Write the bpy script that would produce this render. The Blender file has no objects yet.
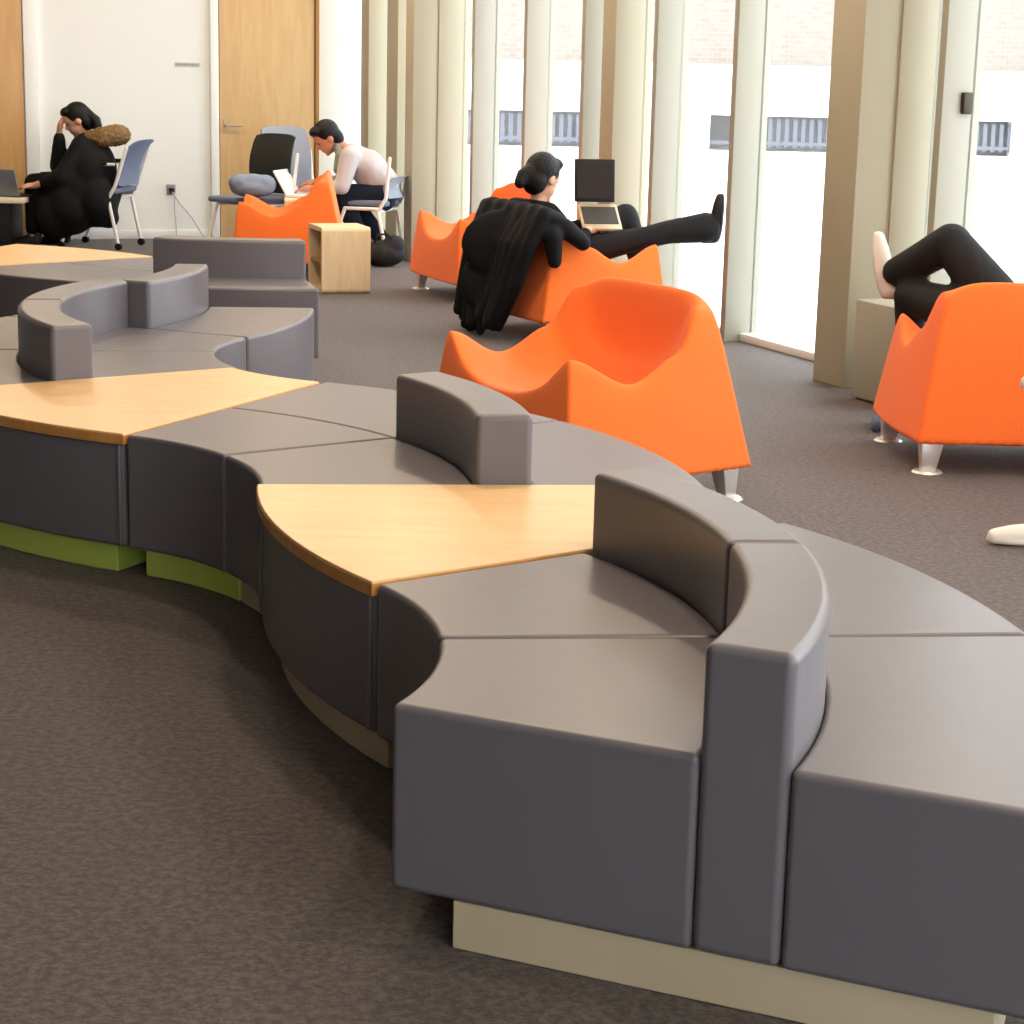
import bpy, bmesh, math, random
from mathutils import Vector, Matrix, Euler
random.seed(7)
SC = bpy.context.scene
COL = SC.collection
PI = math.pi

# ------------------------------------------------------------------ materials
def nm(name):
    m = bpy.data.materials.new(name); m.use_nodes = True
    nt = m.node_tree
    return m, nt, nt.nodes['Principled BSDF']

def simple(name, col, rough=.6, metal=0, bump=0, bscale=60, sheen=0, spec=None, vary=0):
    m, nt, b = nm(name)
    b.inputs['Base Color'].default_value = (*col, 1)
    b.inputs['Roughness'].default_value = rough
    b.inputs['Metallic'].default_value = metal
    if spec is not None: b.inputs['Specular IOR Level'].default_value = spec
    if sheen:
        b.inputs['Sheen Weight'].default_value = sheen
        b.inputs['Sheen Roughness'].default_value = .5
    tc = nt.nodes.new('ShaderNodeTexCoord')
    if bump:
        n = nt.nodes.new('ShaderNodeTexNoise'); n.inputs['Scale'].default_value = bscale; n.inputs['Detail'].default_value = 4
        bp = nt.nodes.new('ShaderNodeBump'); bp.inputs['Strength'].default_value = bump; bp.inputs['Distance'].default_value = .01
        nt.links.new(tc.outputs['Object'], n.inputs['Vector']); nt.links.new(n.outputs['Fac'], bp.inputs['Height'])
        nt.links.new(bp.outputs['Normal'], b.inputs['Normal'])
    if vary:
        n = nt.nodes.new('ShaderNodeTexNoise'); n.inputs['Scale'].default_value = 2.5; n.inputs['Detail'].default_value = 3
        r = nt.nodes.new('ShaderNodeMix'); r.data_type = 'RGBA'
        r.inputs[6].default_value = (*[c*(1-vary) for c in col], 1); r.inputs[7].default_value = (*[min(1, c*(1+vary)) for c in col], 1)
        nt.links.new(tc.outputs['Object'], n.inputs['Vector']); nt.links.new(n.outputs['Fac'], r.inputs[0]); nt.links.new(r.outputs[2], b.inputs['Base Color'])
    return m

def wood(name, c1, c2, rough=.35, scale=(1.2, 14, 1.2), rot=0):
    m, nt, b = nm(name)
    tc = nt.nodes.new('ShaderNodeTexCoord'); mp = nt.nodes.new('ShaderNodeMapping')
    mp.inputs['Scale'].default_value = scale; mp.inputs['Rotation'].default_value = (0, 0, rot)
    n = nt.nodes.new('ShaderNodeTexNoise'); n.inputs['Scale'].default_value = 3; n.inputs['Detail'].default_value = 6; n.inputs['Distortion'].default_value = .6
    r = nt.nodes.new('ShaderNodeValToRGB')
    r.color_ramp.elements[0].position = .3; r.color_ramp.elements[0].color = (*c1, 1)
    r.color_ramp.elements[1].position = .7; r.color_ramp.elements[1].color = (*c2, 1)
    nt.links.new(tc.outputs['Object'], mp.inputs['Vector']); nt.links.new(mp.outputs['Vector'], n.inputs['Vector'])
    nt.links.new(n.outputs['Fac'], r.inputs['Fac']); nt.links.new(r.outputs['Color'], b.inputs['Base Color'])
    b.inputs['Roughness'].default_value = rough
    return m

def carpet():
    m, nt, b = nm('carpet')
    tc = nt.nodes.new('ShaderNodeTexCoord')
    n = nt.nodes.new('ShaderNodeTexNoise'); n.inputs['Scale'].default_value = 48; n.inputs['Detail'].default_value = 6; n.inputs['Roughness'].default_value = .8
    r = nt.nodes.new('ShaderNodeValToRGB')
    r.color_ramp.elements[0].position = .42; r.color_ramp.elements[0].color = (.015, .0105, .009, 1)
    r.color_ramp.elements[1].position = .60; r.color_ramp.elements[1].color = (.108, .078, .069, 1)
    n2 = nt.nodes.new('ShaderNodeTexNoise'); n2.inputs['Scale'].default_value = 1.4; n2.inputs['Detail'].default_value = 3
    mx = nt.nodes.new('ShaderNodeMix'); mx.data_type = 'RGBA'; mx.blend_type = 'MULTIPLY'; mx.inputs[0].default_value = .5
    r2 = nt.nodes.new('ShaderNodeValToRGB'); r2.color_ramp.elements[0].color = (.75, .72, .7, 1); r2.color_ramp.elements[1].color = (1, 1, 1, 1)
    bp = nt.nodes.new('ShaderNodeBump'); bp.inputs['Strength'].default_value = .6; bp.inputs['Distance'].default_value = .006
    nt.links.new(tc.outputs['Object'], n.inputs['Vector']); nt.links.new(tc.outputs['Object'], n2.inputs['Vector'])
    nt.links.new(n.outputs['Fac'], r.inputs['Fac']); nt.links.new(n2.outputs['Fac'], r2.inputs['Fac'])
    nt.links.new(r.outputs['Color'], mx.inputs[6]); nt.links.new(r2.outputs['Color'], mx.inputs[7])
    nt.links.new(mx.outputs[2], b.inputs['Base Color']); nt.links.new(n.outputs['Fac'], bp.inputs['Height']); nt.links.new(bp.outputs['Normal'], b.inputs['Normal'])
    b.inputs['Roughness'].default_value = .7; b.inputs['Specular IOR Level'].default_value = .5
    b.inputs['Sheen Weight'].default_value = .14; b.inputs['Sheen Roughness'].default_value = .5
    return m

def glass():
    m = bpy.data.materials.new('window_glass'); m.use_nodes = True; nt = m.node_tree
    nt.nodes.clear()
    o = nt.nodes.new('ShaderNodeOutputMaterial'); t = nt.nodes.new('ShaderNodeBsdfTransparent'); g = nt.nodes.new('ShaderNodeBsdfGlossy')
    g.inputs['Roughness'].default_value = .02; t.inputs['Color'].default_value = (.97, .985, .98, 1)
    mx = nt.nodes.new('ShaderNodeMixShader'); mx.inputs[0].default_value = .05
    nt.links.new(t.outputs[0], mx.inputs[1]); nt.links.new(g.outputs[0], mx.inputs[2]); nt.links.new(mx.outputs[0], o.inputs['Surface'])
    return m

def brick(name, c1, c2, mortar, scale):
    m, nt, b = nm(name)
    tc = nt.nodes.new('ShaderNodeTexCoord'); mp = nt.nodes.new('ShaderNodeMapping'); mp.inputs['Rotation'].default_value = (PI/2, 0, 0)
    t = nt.nodes.new('ShaderNodeTexBrick'); t.inputs['Scale'].default_value = scale
    t.inputs['Color1'].default_value = (*c1, 1); t.inputs['Color2'].default_value = (*c2, 1); t.inputs['Mortar'].default_value = (*mortar, 1)
    nt.links.new(tc.outputs['Object'], mp.inputs['Vector']); nt.links.new(mp.outputs['Vector'], t.inputs['Vector']); nt.links.new(t.outputs['Color'], b.inputs['Base Color'])
    b.inputs['Roughness'].default_value = .9
    return m

M = dict(
    leather=simple('grey_leather', (.130, .122, .138), .36, bump=.10, bscale=9, vary=.06),
    piping=simple('leather_piping', (.15, .145, .15), .4),
    top=wood('maple_veneer', (.74, .46, .21), (.82, .54, .265), .33, (1.2, 8, 1.2)),
    top_edge=wood('maple_edge', (.50, .22, .05), (.62, .29, .075), .4),
    steel=simple('brushed_steel', (.66, .55, .38), .42, .3, bump=.05, bscale=30, vary=.1),
    lime=simple('painted_lime_glow', (.58, .72, .13), .35, .1),  # green glow on the plinths, put into an even base colour
    orange=simple('orange_felt', (.93, .168, .016), .85, bump=.25, bscale=220, sheen=.12),
    alu=simple('cast_aluminium', (.75, .74, .72), .35, .6),
    birch=wood('birch_ply', (.66, .50, .29), (.76, .61, .38), .45, (10, 1.2, 1.2)),
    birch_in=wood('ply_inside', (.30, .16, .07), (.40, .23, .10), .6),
    door=wood('door_veneer', (.62, .40, .185), (.72, .49, .25), .4, (6, 6, .7)),
    door2=wood('darker_door_veneer', (.50, .28, .10), (.58, .34, .14), .4, (6, 6, .7)),
    doorj=simple('door_jamb', (.42, .22, .07), .5),
    wall=simple('white_paint', (.82, .85, .84), .85),
    trimw=simple('white_gloss_trim', (.84, .86, .85), .5),
    cream=simple('cream_paint', (.42, .38, .275), .6, vary=.03),
    fin=simple('cream_metal', (.355, .34, .275), .5),
    kerb=simple('white_sill', (.8, .8, .8), .5),
    ceil=simple('ceiling_paint', (.70, .62, .53), .9),
    leftw=simple('dark_wood_left_wall', (.10, .065, .04), .7),
    carpet=carpet(), glass=glass(),
    lamp=None,
    brick=brick('pale_pink_brick', (.25, .205, .175), (.285, .24, .205), (.29, .26, .23), 2.6),
    conc=simple('pale_concrete', (.75, .75, .74), .9),
    rail=simple('grey_railing', (.14, .14, .17), .6),
    railback=simple('pale_recess', (.50, .50, .50), .9),
    snow=simple('snow', (.85, .86, .88), .95),
    skin=simple('skin', (.62, .33, .21), .55),
    skin2=simple('skin_flushed', (.55, .22, .12), .55),
    hair=simple('black_hair', (.004, .0035, .004), .5, bump=.5, bscale=80, spec=.25),
    black=simple('black_cloth', (.005, .005, .006), .9, bump=.4, bscale=25, spec=.15),
    parka=simple('parka_cloth', (.006, .006, .008), .75, bump=.5, bscale=14, spec=.2),
    fur=simple('tan_fur', (.24, .15, .065), 1, bump=1, bscale=90, vary=.35),
    grey_shirt=simple('light_grey_shirt', (.50, .47, .48), .85, bump=.3, bscale=20),
    scarf=simple('sage_scarf', (.20, .22, .17), .9),
    navy=simple('dark_navy_denim', (.009, .014, .028), .9, spec=.2),
    charcoal=simple('charcoal_trousers', (.013, .0135, .016), .8, bump=.4, bscale=16, spec=.25),
    jeans=simple('blue_jeans', (.10, .14, .25), .9),
    sock=simple('black_leather_shoe', (.012, .011, .012), .45),
    shoe=simple('white_shoe', (.78, .74, .68), .6),
    mesh_blue=simple('blue_grey_mesh', (.16, .20, .30), .75, bump=.3, bscale=200),
    mesh_grey=simple('grey_mesh', (.26, .28, .33), .7, bump=.3, bscale=200),
    mesh_dark=simple('dark_mesh', (.013, .013, .011), .8, bump=.3, bscale=200),
    denim=simple('pale_denim', (.20, .26, .36), .9, bump=.4, bscale=30),
    white_metal=simple('white_metal', (.82, .82, .80), .35),
    blackp=simple('black_plastic', (.006, .006, .007), .5, spec=.3),
    screen=simple('dark_screen', (.020, .013, .013), .4, spec=.2),
    keys=simple('keyboard', (.03, .022, .018), .5),
    gold=simple('champagne_case', (.50, .40, .26), .35, .3),
    greylap=simple('grey_laptop_lid', (.25, .28, .33), .4, .4),
    tablew=simple('cream_table_top', (.80, .72, .55), .4),
    bag=simple('black_nylon', (.007, .007, .007), .8, bump=.5, bscale=20),
    plate=simple('grey_plate', (.25, .26, .27), .5),
    cable=simple('grey_cable', (.45, .46, .47), .6),
    olive=simple('latch_metal', (.05, .035, .02), .4, .5),
)

# ------------------------------------------------------------------ helpers
def link(name, me, mat=None, parent=None, smooth=True, angle=35):
    o = bpy.data.objects.new(name, me); COL.objects.link(o)
    if mat is not None: me.materials.append(mat)
    if smooth:
        for p in me.polygons: p.use_smooth = True
        if angle: me.set_sharp_from_angle(angle=math.radians(angle))
    if parent is not None: o.parent = parent
    return o

def obj(name, bm, mat=None, parent=None, smooth=True, angle=35):
    me = bpy.data.meshes.new(name); bmesh.ops.recalc_face_normals(bm, faces=bm.faces); bm.to_mesh(me); bm.free()
    return link(name, me, mat, parent, smooth, angle)

def thing(name, label, cat, loc=(0, 0, 0), rz=0, group=None):
    o = bpy.data.objects.new(name, None); COL.objects.link(o); o.empty_display_size = .1
    o.location = loc; o.rotation_euler = (0, 0, rz); tag(o, label, cat, group); return o

def tag(o, label, cat, group=None, kind=None):
    o['label'] = label; o['category'] = cat
    if group: o['group'] = group
    if kind: o['kind'] = kind
    return o

def struct(o, label=None, cat=None):
    o['kind'] = 'structure'
    if label: o['label'] = label
    if cat: o['category'] = cat
    return o

def local(pt, root):
    return Vector(pt) - Vector(root)

def bevel_sharp(bm, w, seg=3, ang=40):
    bmesh.ops.recalc_face_normals(bm, faces=bm.faces); bm.normal_update()
    es = [e for e in bm.edges if len(e.link_faces) == 2 and e.calc_face_angle(0) > math.radians(ang)]
    if es: bmesh.ops.bevel(bm, geom=es, offset=w, segments=seg, profile=.5, affect='EDGES', clamp_overlap=True)

def prism(bm, pts, z0, z1):
    vb = [bm.verts.new((x, y, z0)) for x, y in pts]; vt = [bm.verts.new((x, y, z1)) for x, y in pts]
    n = len(pts)
    fs = [bm.faces.new(vb[::-1]), bm.faces.new(vt)]
    for i in range(n): fs.append(bm.faces.new((vb[i], vb[(i+1) % n], vt[(i+1) % n], vt[i])))
    return fs

def box_bm(c, s, rot=None, bev=0, seg=2, bm=None):
    b = bmesh.new()
    bmesh.ops.create_cube(b, size=1)
    for v in b.verts: v.co = Vector((v.co.x*s[0], v.co.y*s[1], v.co.z*s[2]))
    if bev: bevel_sharp(b, bev, seg)
    R = rot.to_matrix() if isinstance(rot, Euler) else (rot if rot is not None else Matrix.Identity(3))
    for v in b.verts: v.co = R @ v.co + Vector(c)
    if bm is None: return b
    me = bpy.data.meshes.new('t'); b.to_mesh(me); b.free(); bm.from_mesh(me); bpy.data.meshes.remove(me); return bm

def tube(bm, a, b, r0, r1=None, seg=12, caps=True):
    r1 = r0 if r1 is None else r1
    a = Vector(a); b = Vector(b); d = b - a; L = d.length
    if L < 1e-6: return
    q = d.to_track_quat('Z', 'Y').to_matrix()
    ra = []; rb = []
    for i in range(seg):
        t = 2*PI*i/seg; c = Vector((math.cos(t), math.sin(t), 0))
        ra.append(bm.verts.new(a + q @ (c*r0))); rb.append(bm.verts.new(b + q @ (c*r1)))
    for i in range(seg): bm.faces.new((ra[i], ra[(i+1) % seg], rb[(i+1) % seg], rb[i]))
    if caps: bm.faces.new(ra[::-1]); bm.faces.new(rb)

def ball(bm, c, r, R=None, u=16, v=10):
    if not hasattr(r, '__len__'): r = (r, r, r)
    m = Matrix.Translation(Vector(c)) @ ((R or Matrix.Identity(3)).to_4x4()) @ Matrix.Diagonal((*r, 1))
    bmesh.ops.create_uvsphere(bm, u_segments=u, v_segments=v, radius=1, matrix=m)

def blob(name, chains, balls, mat, parent=None, voxel=.012, smooth=4, origin=(0, 0, 0)):
    """one continuous surface grown from tapering limbs (chains of (point, radius)) and ellipsoids"""
    bm = bmesh.new(); O = Vector(origin)
    for ch in chains:
        for i, (p, r) in enumerate(ch):
            ball(bm, Vector(p) - O, r, u=14, v=8)
            if i:
                p0, r0 = ch[i-1]
                tube(bm, Vector(p0) - O, Vector(p) - O, r0, r, 14)
    for e in balls: ball(bm, Vector(e[0]) - O, e[1], e[2] if len(e) > 2 else None, 20, 14)
    me = bpy.data.meshes.new(name); bm.to_mesh(me); bm.free()
    o = bpy.data.objects.new(name, me); COL.objects.link(o)
    md = o.modifiers.new('r', 'REMESH'); md.mode = 'VOXEL'; md.voxel_size = voxel
    sm = o.modifiers.new('s', 'SMOOTH'); sm.factor = .5; sm.iterations = smooth
    dg = bpy.context.evaluated_depsgraph_get(); dg.update()
    me2 = bpy.data.meshes.new_from_object(o.evaluated_get(dg)); me2.name = name
    bpy.data.objects.remove(o); bpy.data.meshes.remove(me)
    return link(name, me2, mat, parent, True, None)

def dup(root, loc, rz, label, group=None):
    r = root.copy(); COL.objects.link(r); r.location = loc; r.rotation_euler = (0, 0, rz); r['label'] = label
    if group: r['group'] = group
    for ch in list(root.children):
        c = ch.copy(); COL.objects.link(c); c.parent = r
        for g in list(ch.children):
            d = g.copy(); COL.objects.link(d); d.parent = c
    return r

# ------------------------------------------------------------------ camera
cam = bpy.data.cameras.new('camera'); co = bpy.data.objects.new('camera', cam); COL.objects.link(co)
X = Vector((0.99970319, 0.00535033, 0.02376787)); Y = Vector((0.02436263, -0.2195471, -0.97529766)); F = Vector((0, 0.97558723, -0.21961229))
mw = Matrix((X, -Y, -F)).transposed().to_4x4(); mw.translation = (0, 0, 1.5)
co.matrix_world = mw
cam.sensor_width = 36; cam.lens = 1981.6/1024*36; cam.clip_end = 400
SC.camera = co

# ------------------------------------------------------------------ room frame: t runs along the glazed wall towards the camera, n points into the room
T = Vector((.38723248, -.92198211)); N = Vector((-.92198211, -.38723248)); O2 = Vector((1.599, 10.55))
ANG = math.atan2(T.y, T.x)
def W(s, o): return O2 + T*s + N*o
S0, S1, EW, CH = -7.66, 13.8, 10.5, 3.3
def wallbox(name, s0, s1, o0, o1, z0, z1, mat, parent=None, bev=0, sm=True):
    c = W((s0+s1)/2, (o0+o1)/2)
    bm = box_bm((0, 0, 0), (abs(s1-s0), abs(o1-o0), z1-z0), None, bev)
    o = obj(name, bm, mat, parent, sm)
    o.location = (c.x, c.y, (z0+z1)/2); o.rotation_euler = (0, 0, ANG); return o

def quad(name, pts, z0, z1, mat):
    bm = bmesh.new(); prism(bm, pts, z0, z1); return obj(name, bm, mat, None, False)
fl = [W(S0-.1, -.06), W(S1+.1, -.06), W(S1+.1, EW+.1), W(S0-.1, EW+.1)]
struct(quad('floor', fl, -.12, 0, M['carpet']), 'brown grey speckled carpet floor of the lounge', 'floor')
fc = [W(S0-.2, -.25), W(S1+.2, -.25), W(S1+.2, EW+.2), W(S0-.2, EW+.2)]
struct(quad('ceiling', fc, CH, CH+.2, M['ceil']), 'plain ceiling over the lounge', 'ceiling')

# end wall (facing the camera) with two doors
def endbox(name, e0, e1, d0, d1, z0, z1, mat, parent=None, bev=0):
    return wallbox(name, S0+d0, S0+d1, e0, e1, z0, z1, mat, parent, bev)
struct(endbox('wall_end', 0, EW, -.2, 0, 0, CH, M['wall']), 'white end wall behind the seated people', 'wall')
d1 = struct(endbox('door_1', .47, 1.30, .005, .04, 0, 2.6, M['door'], None, .004), 'pale maple door in the white end wall', 'door')
hb = bmesh.new(); tube(hb, (0, 0, 0), (.06, 0, 0), .011); tube(hb, (.055, 0, 0), (.055, .13, 0), .010); box_bm((.006, 0, 0), (.012, .03, .10), None, 0, 1, hb)
h = obj('door_handle', hb, M['gold'], d1); h.location = (.017, -.37, .95-1.3)
struct(endbox('trim_1', 1.31, 1.38, 0, .05, 0, 2.65, M['trimw'], None, .004), 'white door frame left of the maple door', 'trim')
struct(endbox('trim_2', .43, .462, 0, .05, 0, 2.65, M['doorj'], None, .003), 'brown edge strip right of the maple door', 'trim')
struct(endbox('door_2', 2.93, 3.95, .005, .04, 0, 2.6, M['door2'], None, .004), 'darker maple door cut by the left edge of the photo', 'door')
struct(endbox('trim_3', 2.81, 2.92, 0, .05, 0, 2.65, M['trimw'], None, .004), 'white frame beside the darker maple door', 'trim')
struct(endbox('baseboard_end', 1.39, 2.80, 0, .015, 0, .07, M['kerb'], None, .003), 'low white baseboard on the end wall', 'baseboard')
struct(wallbox('wall_left', S0-.1, S1+.1, EW, EW+.2, 0, CH, M['leftw']), 'warm brown wall on the left side of the room', 'wall')
# wall behind the camera: big windows in its right half
struct(wallbox('wall_rear', S1, S1+.2, 7.2, EW, 0, CH, M['leftw']), 'wall behind the camera', 'wall')
for i, e in enumerate((0, 1.8, 3.6, 5.4)):
    w = struct(wallbox('window_%d' % (20+i), S1+.08, S1+.1, e+.04, e+1.76, .08, CH, M['glass'], None), 'window pane behind the camera', 'window')
    struct(wallbox('trim_%d' % (40+i), S1, S1+.15, e+1.76, e+1.84, 0, CH, M['fin']), 'window post behind the camera', 'trim')

# glazed wall: fins, piers, panes
k = [4]
def trim(s0, s1, o1, mat, label):
    o = struct(wallbox('trim_%d' % k[0], s0, s1, -.08, o1, 0, CH, mat, None, .004), label, 'trim'); k[0] += 1; return o
fins = [-4.74, -3.76, -2.80, -1.76, -.77, .44, 1.21, 2.20, 3.19, 4.6, 5.6, 6.6, 8.6, 9.6, 10.6, 11.6, 12.6]
fo = {}
names = {-4.74: 'slim cream window post left of the seated woman', -3.76: 'slim cream window post above the woman with the laptop', -2.80: 'slim cream window post left of the shallow cream pier above the laptop',
         -1.76: 'slim cream window post right of the shallow cream pier', -.77: 'slim cream window post the outstretched foot rests on', 1.21: 'slim cream window post with a dark latch, above the raised knee'}
for f in fins:
    fo[f] = trim(f-.055, f, .13, M['fin'], names.get(f, 'slim cream window post further along the glazed wall'))
bm = box_bm((0, 0, 0), (.03, .05, .10), None, .006); l = obj('latch', bm, M['olive'], fo[1.21]); l.location = (.04, .02, 1.38-CH/2)
for s, w_, lab in ((-7.12, .20, 'narrow cream pier beside the white end wall'), (-6.38, .27, 'cream pier next to the end wall pier')):
    trim(s-w_, s, .15, M['cream'], lab)
for s, w_, lab in ((-5.38, .19, 'deep cream column left of the seated woman'), (.90, .30, 'deep cream column beside the person resting a foot')):
    a = trim(s-w_, s, .17, M['cream'], lab)
    p = wallbox('front_half', 0, w_-.012, 0, .28, 0, CH, M['cream'], a, .006)
    p.location = (-.006, -(.045+.14), 0); p.rotation_euler = (0, 0, 0)
trim(-2.26-.19, -2.26, .17, M['cream'], 'shallow cream pier behind the open laptop')
trim(4.04-.2, 4.04, .17, M['cream'], 'cream pier beyond the right edge of the photo'); trim(7.2-.2, 7.2, .4, M['cream'], 'deep column beyond the right edge of the photo')
struct(wallbox('trim_60', S0, S1, -.08, .03, 0, .045, M['kerb'], None, .004), 'low white sill strip under the glazing', 'trim')
edges = sorted([S0] + fins + [-7.12, -6.38, -5.38, -2.26, .90, 4.04, 7.2] + [S1])
wn = 1
for a, b in zip(edges, edges[1:]):
    left = a; wd = .055
    nxt = {-7.12: .2, -6.38: .27, -5.38: .19, -2.26: .19, .90: .30, 4.04: .2, 7.2: .2}.get(b, .055 if b != S1 else 0)
    if b-nxt-left < .06: continue
    struct(wallbox('window_%d' % wn, left, b-nxt, -.045, -.03, .045, CH, M['glass']), 'tall clear pane of the glazed wall', 'window'); wn += 1

# ------------------------------------------------------------------ outside
bm = bmesh.new(); prism(bm, [(-60, -60), (120, -60), (120, 70), (-60, 70)], -.5, -.17)
g = struct(obj('ground', bm, M['snow'], None, False), 'snow covered ground outside the glazing', 'ground')
bd = thing('building', 'long pale brick building with white band and railed openings across the snow', 'building', (8, 41, -.17), math.radians(3))
def bpart(nm_, x0, x1, y0, y1, z0, z1, mat, par=None, off=None):
    o = obj(nm_, box_bm((0, 0, 0), (x1-x0, y1-y0, z1-z0)), mat, par or bd, False); o.location = Vector(((x0+x1)/2, (y0+y1)/2, (z0+z1)/2)) - (Vector(off) if off else Vector()); return o
bpart('brick_wall', -22, 26, .3, 8, 1.80, 9, M['brick'])
bpart('white_band', -22, 26, 0, 8, .80, 1.80, M['conc'])
bpart('recess_wall', -22, 26, 1.2, 8, .0, .80, M['railback'])
bpart('plinth', -22, 26, 0, 1.2, -.02, .10, M['conc'])
bpart('bottom_rail', -22, 26, .10, .18, .22, .29, M['rail'])
x = -10.6; nb = 0; rest = bmesh.new()
while x < 5:
    x += .17
    if 1.4 < (x+14) % 7.5 < 2.7: continue
    if nb < 99:
        o = obj('baluster', box_bm((0, 0, 0), (.085, .06, .56)), M['rail'], bd, False); o.location = (x, .14, .46); nb += 1
    else: box_bm((x, .14, .46), (.085, .06, .56), None, 0, 1, rest)
if len(rest.verts):
    o = obj('balustrade_rest', rest, M['rail'], bd, False); o['kind'] = 'stuff'
for x0 in (-13.3, -5.8, 1.7, 9.2):
    bpart('wall_pier', x0+.3, x0+1.6, -.02, .35, .02, .80, M['conc'])

# ------------------------------------------------------------------ modular sofa
RI, BI, BO, RO, HS, HB, ZB = .8084, 1.3638, 1.5151, 1.979, .43, .618, .09
PH = PI/6; D0 = .105; SP = RI+RO
def u(a): return Vector((math.cos(a), math.sin(a)))
C1 = Vector((-.9388, 3.5638)); C2 = C1+SP*u(D0+PH); C3 = C2-SP*u(D0); C4 = C3+SP*u(D0+2*PH); C5 = C4+SP*u(PI+D0-PH)
C6 = Vector((-1.43, 11.47)); A6 = math.radians(224); C7 = C6+SP*u(A6)

def area_normals(me, lim=50):
    # corner normals follow the big faces, so bevels round off without bending the flat panels
    vf = {}
    for p in me.polygons:
        for v in p.vertices: vf.setdefault(v, []).append(p.index)
    cl = math.cos(math.radians(lim)); out = []
    ps = me.polygons
    nrm = [p.normal.copy() for p in ps]; ar = [p.area for p in ps]
    for p in ps:
        for v in p.vertices:
            a = Vector()
            for q in vf[v]:
                if nrm[q].dot(nrm[p.index]) > cl: a += nrm[q]*ar[q]**1.5
            out.append(a.normalized() if a.length > 0 else nrm[p.index])
    me.normals_split_custom_set(out)

def wedge(name, r0, r1, a0, a1, z0, z1, mat, parent, bev=.014, gap=.003, n=20, seg=3, flat=False):
    """ring sector standing on z0; the origin of the parent is the circle's centre"""
    bm = bmesh.new(); pts = []
    for i in range(n+1):
        g = gap/r1; a = a0+g+(a1-a0-2*g)*i/n; pts.append((r1*math.cos(a), r1*math.sin(a)))
    for i in range(n, -1, -1):
        g = gap/r0; a = a0+g+(a1-a0-2*g)*i/n; pts.append((r0*math.cos(a), r0*math.sin(a)))
    prism(bm, pts, z0, z1); bevel_sharp(bm, bev, seg, 40)
    o = obj(name, bm, mat, parent, True, None); area_normals(o.data); return o

def plinth(root, a0, a1, mat, inset=.10, end0=.015, end1=.015):
    r0, r1 = RI+inset, RO-inset; r_ = (r0+r1)/2
    return wedge('plinth', r0, r1, a0+end0/r_, a1-end1/r_, 0, ZB, mat, root, .003, 0, 16, 1)

def unit(C, a0, kind, label, group=None, pm='steel', trimback=(0, 0), inset=.05, e0=.015, e1=.015):
    a1 = a0+PH
    if kind == 'table':
        r = thing('curved_table', label, 'table', (C.x, C.y, 0), 0, group)
        wedge('table_body', RI+.026, RO-.006, a0, a1, ZB, HS-.028, M['leather'], r, .014, .008)
        wedge('table_top', RI+.035, RO+.006, a0, a1, HS-.022, HS+.004, M['top'], r, .003, .002, 24, 1)
        ed = wedge('edge_band', RI+.030, RO+.008, a0, a1, HS-.030, HS-.001, M['top_edge'], r, .002, .001, 24, 1)
        for a in (a0+.012, a1-.012):
            for rr in (RO-.004, RI+.008):
                bm = bmesh.new(); q = u(a)*rr; tube(bm, (q.x, q.y, ZB+.01), (q.x, q.y, HS-.032), .006, None, 10)
                obj('piping', bm, M['piping'], r)
    else:
        r = thing('curved_sofa_section', label, 'sofa', (C.x, C.y, 0), 0, group)
        if kind == 'back':
            wedge('inner_seat', RI, BI, a0, a1, ZB, HS, M['leather'], r)
            wedge('outer_seat', BO, RO, a0, a1, ZB, HS, M['leather'], r)
            wedge('backrest', BI, BO, a0+trimback[0], a1-trimback[1], ZB, HB, M['leather'], r, .018, .002, 20, 4)
        else:
            wedge('inner_seat', RI, BI, a0, a1, ZB, HS, M['leather'], r, .012, .003)
            wedge('outer_seat', BI, RO, a0, a1, ZB, HS, M['leather'], r, .012, .003)
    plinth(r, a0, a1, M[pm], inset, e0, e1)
    return r
G = 'sections of the snaking modular sofa'
unit(C1, D0-PH, 'back', 'nearest grey leather sofa section, showing its flat end and steel plinth', G, inset=.12)
unit(C1, D0, 'back', 'grey leather sofa section with backrest between the nearest end section and the nearest table', G, trimback=(0, .014))
unit(C2, PI+D0, 'table', 'nearest wedge shaped maple table between two curved backrests', 'maple tables in the sofa')
unit(C3, D0, 'back', 'grey leather sofa section with curved backrest just behind the nearest wooden table', G)
unit(C3, D0+PH, 'plain', 'backless grey leather seat section beside the second wooden table, lime glow painted on its plinth', G, 'lime', e1=.05)
unit(C4, PI+D0+PH, 'table', 'second wedge shaped maple table, at the left edge, with a lime glow painted on its plinth', 'maple tables in the sofa', 'lime', e1=.05)
unit(C4, PI+D0, 'back', 'grey leather sofa section behind the second wooden table, front half of the tight curved backrest', G)
unit(C4, PI+D0-PH, 'back', 'grey leather sofa section with the rear half of the tight curved backrest', G)
unit(C5, D0-PH, 'back', 'grey leather sofa section with a short backrest and pale concave side facing the windows', G)
unit(C6, A6+PH, 'back', 'grey leather sofa section farthest back, its long dark backrest facing the camera', G)
unit(C6, A6, 'plain', 'backless grey leather seat section beside the farthest wooden table', G)
unit(C7, A6-PI, 'table', 'farthest wedge shaped maple table, in front of the woman in the fur trimmed parka', 'maple tables in the sofa')

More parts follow.
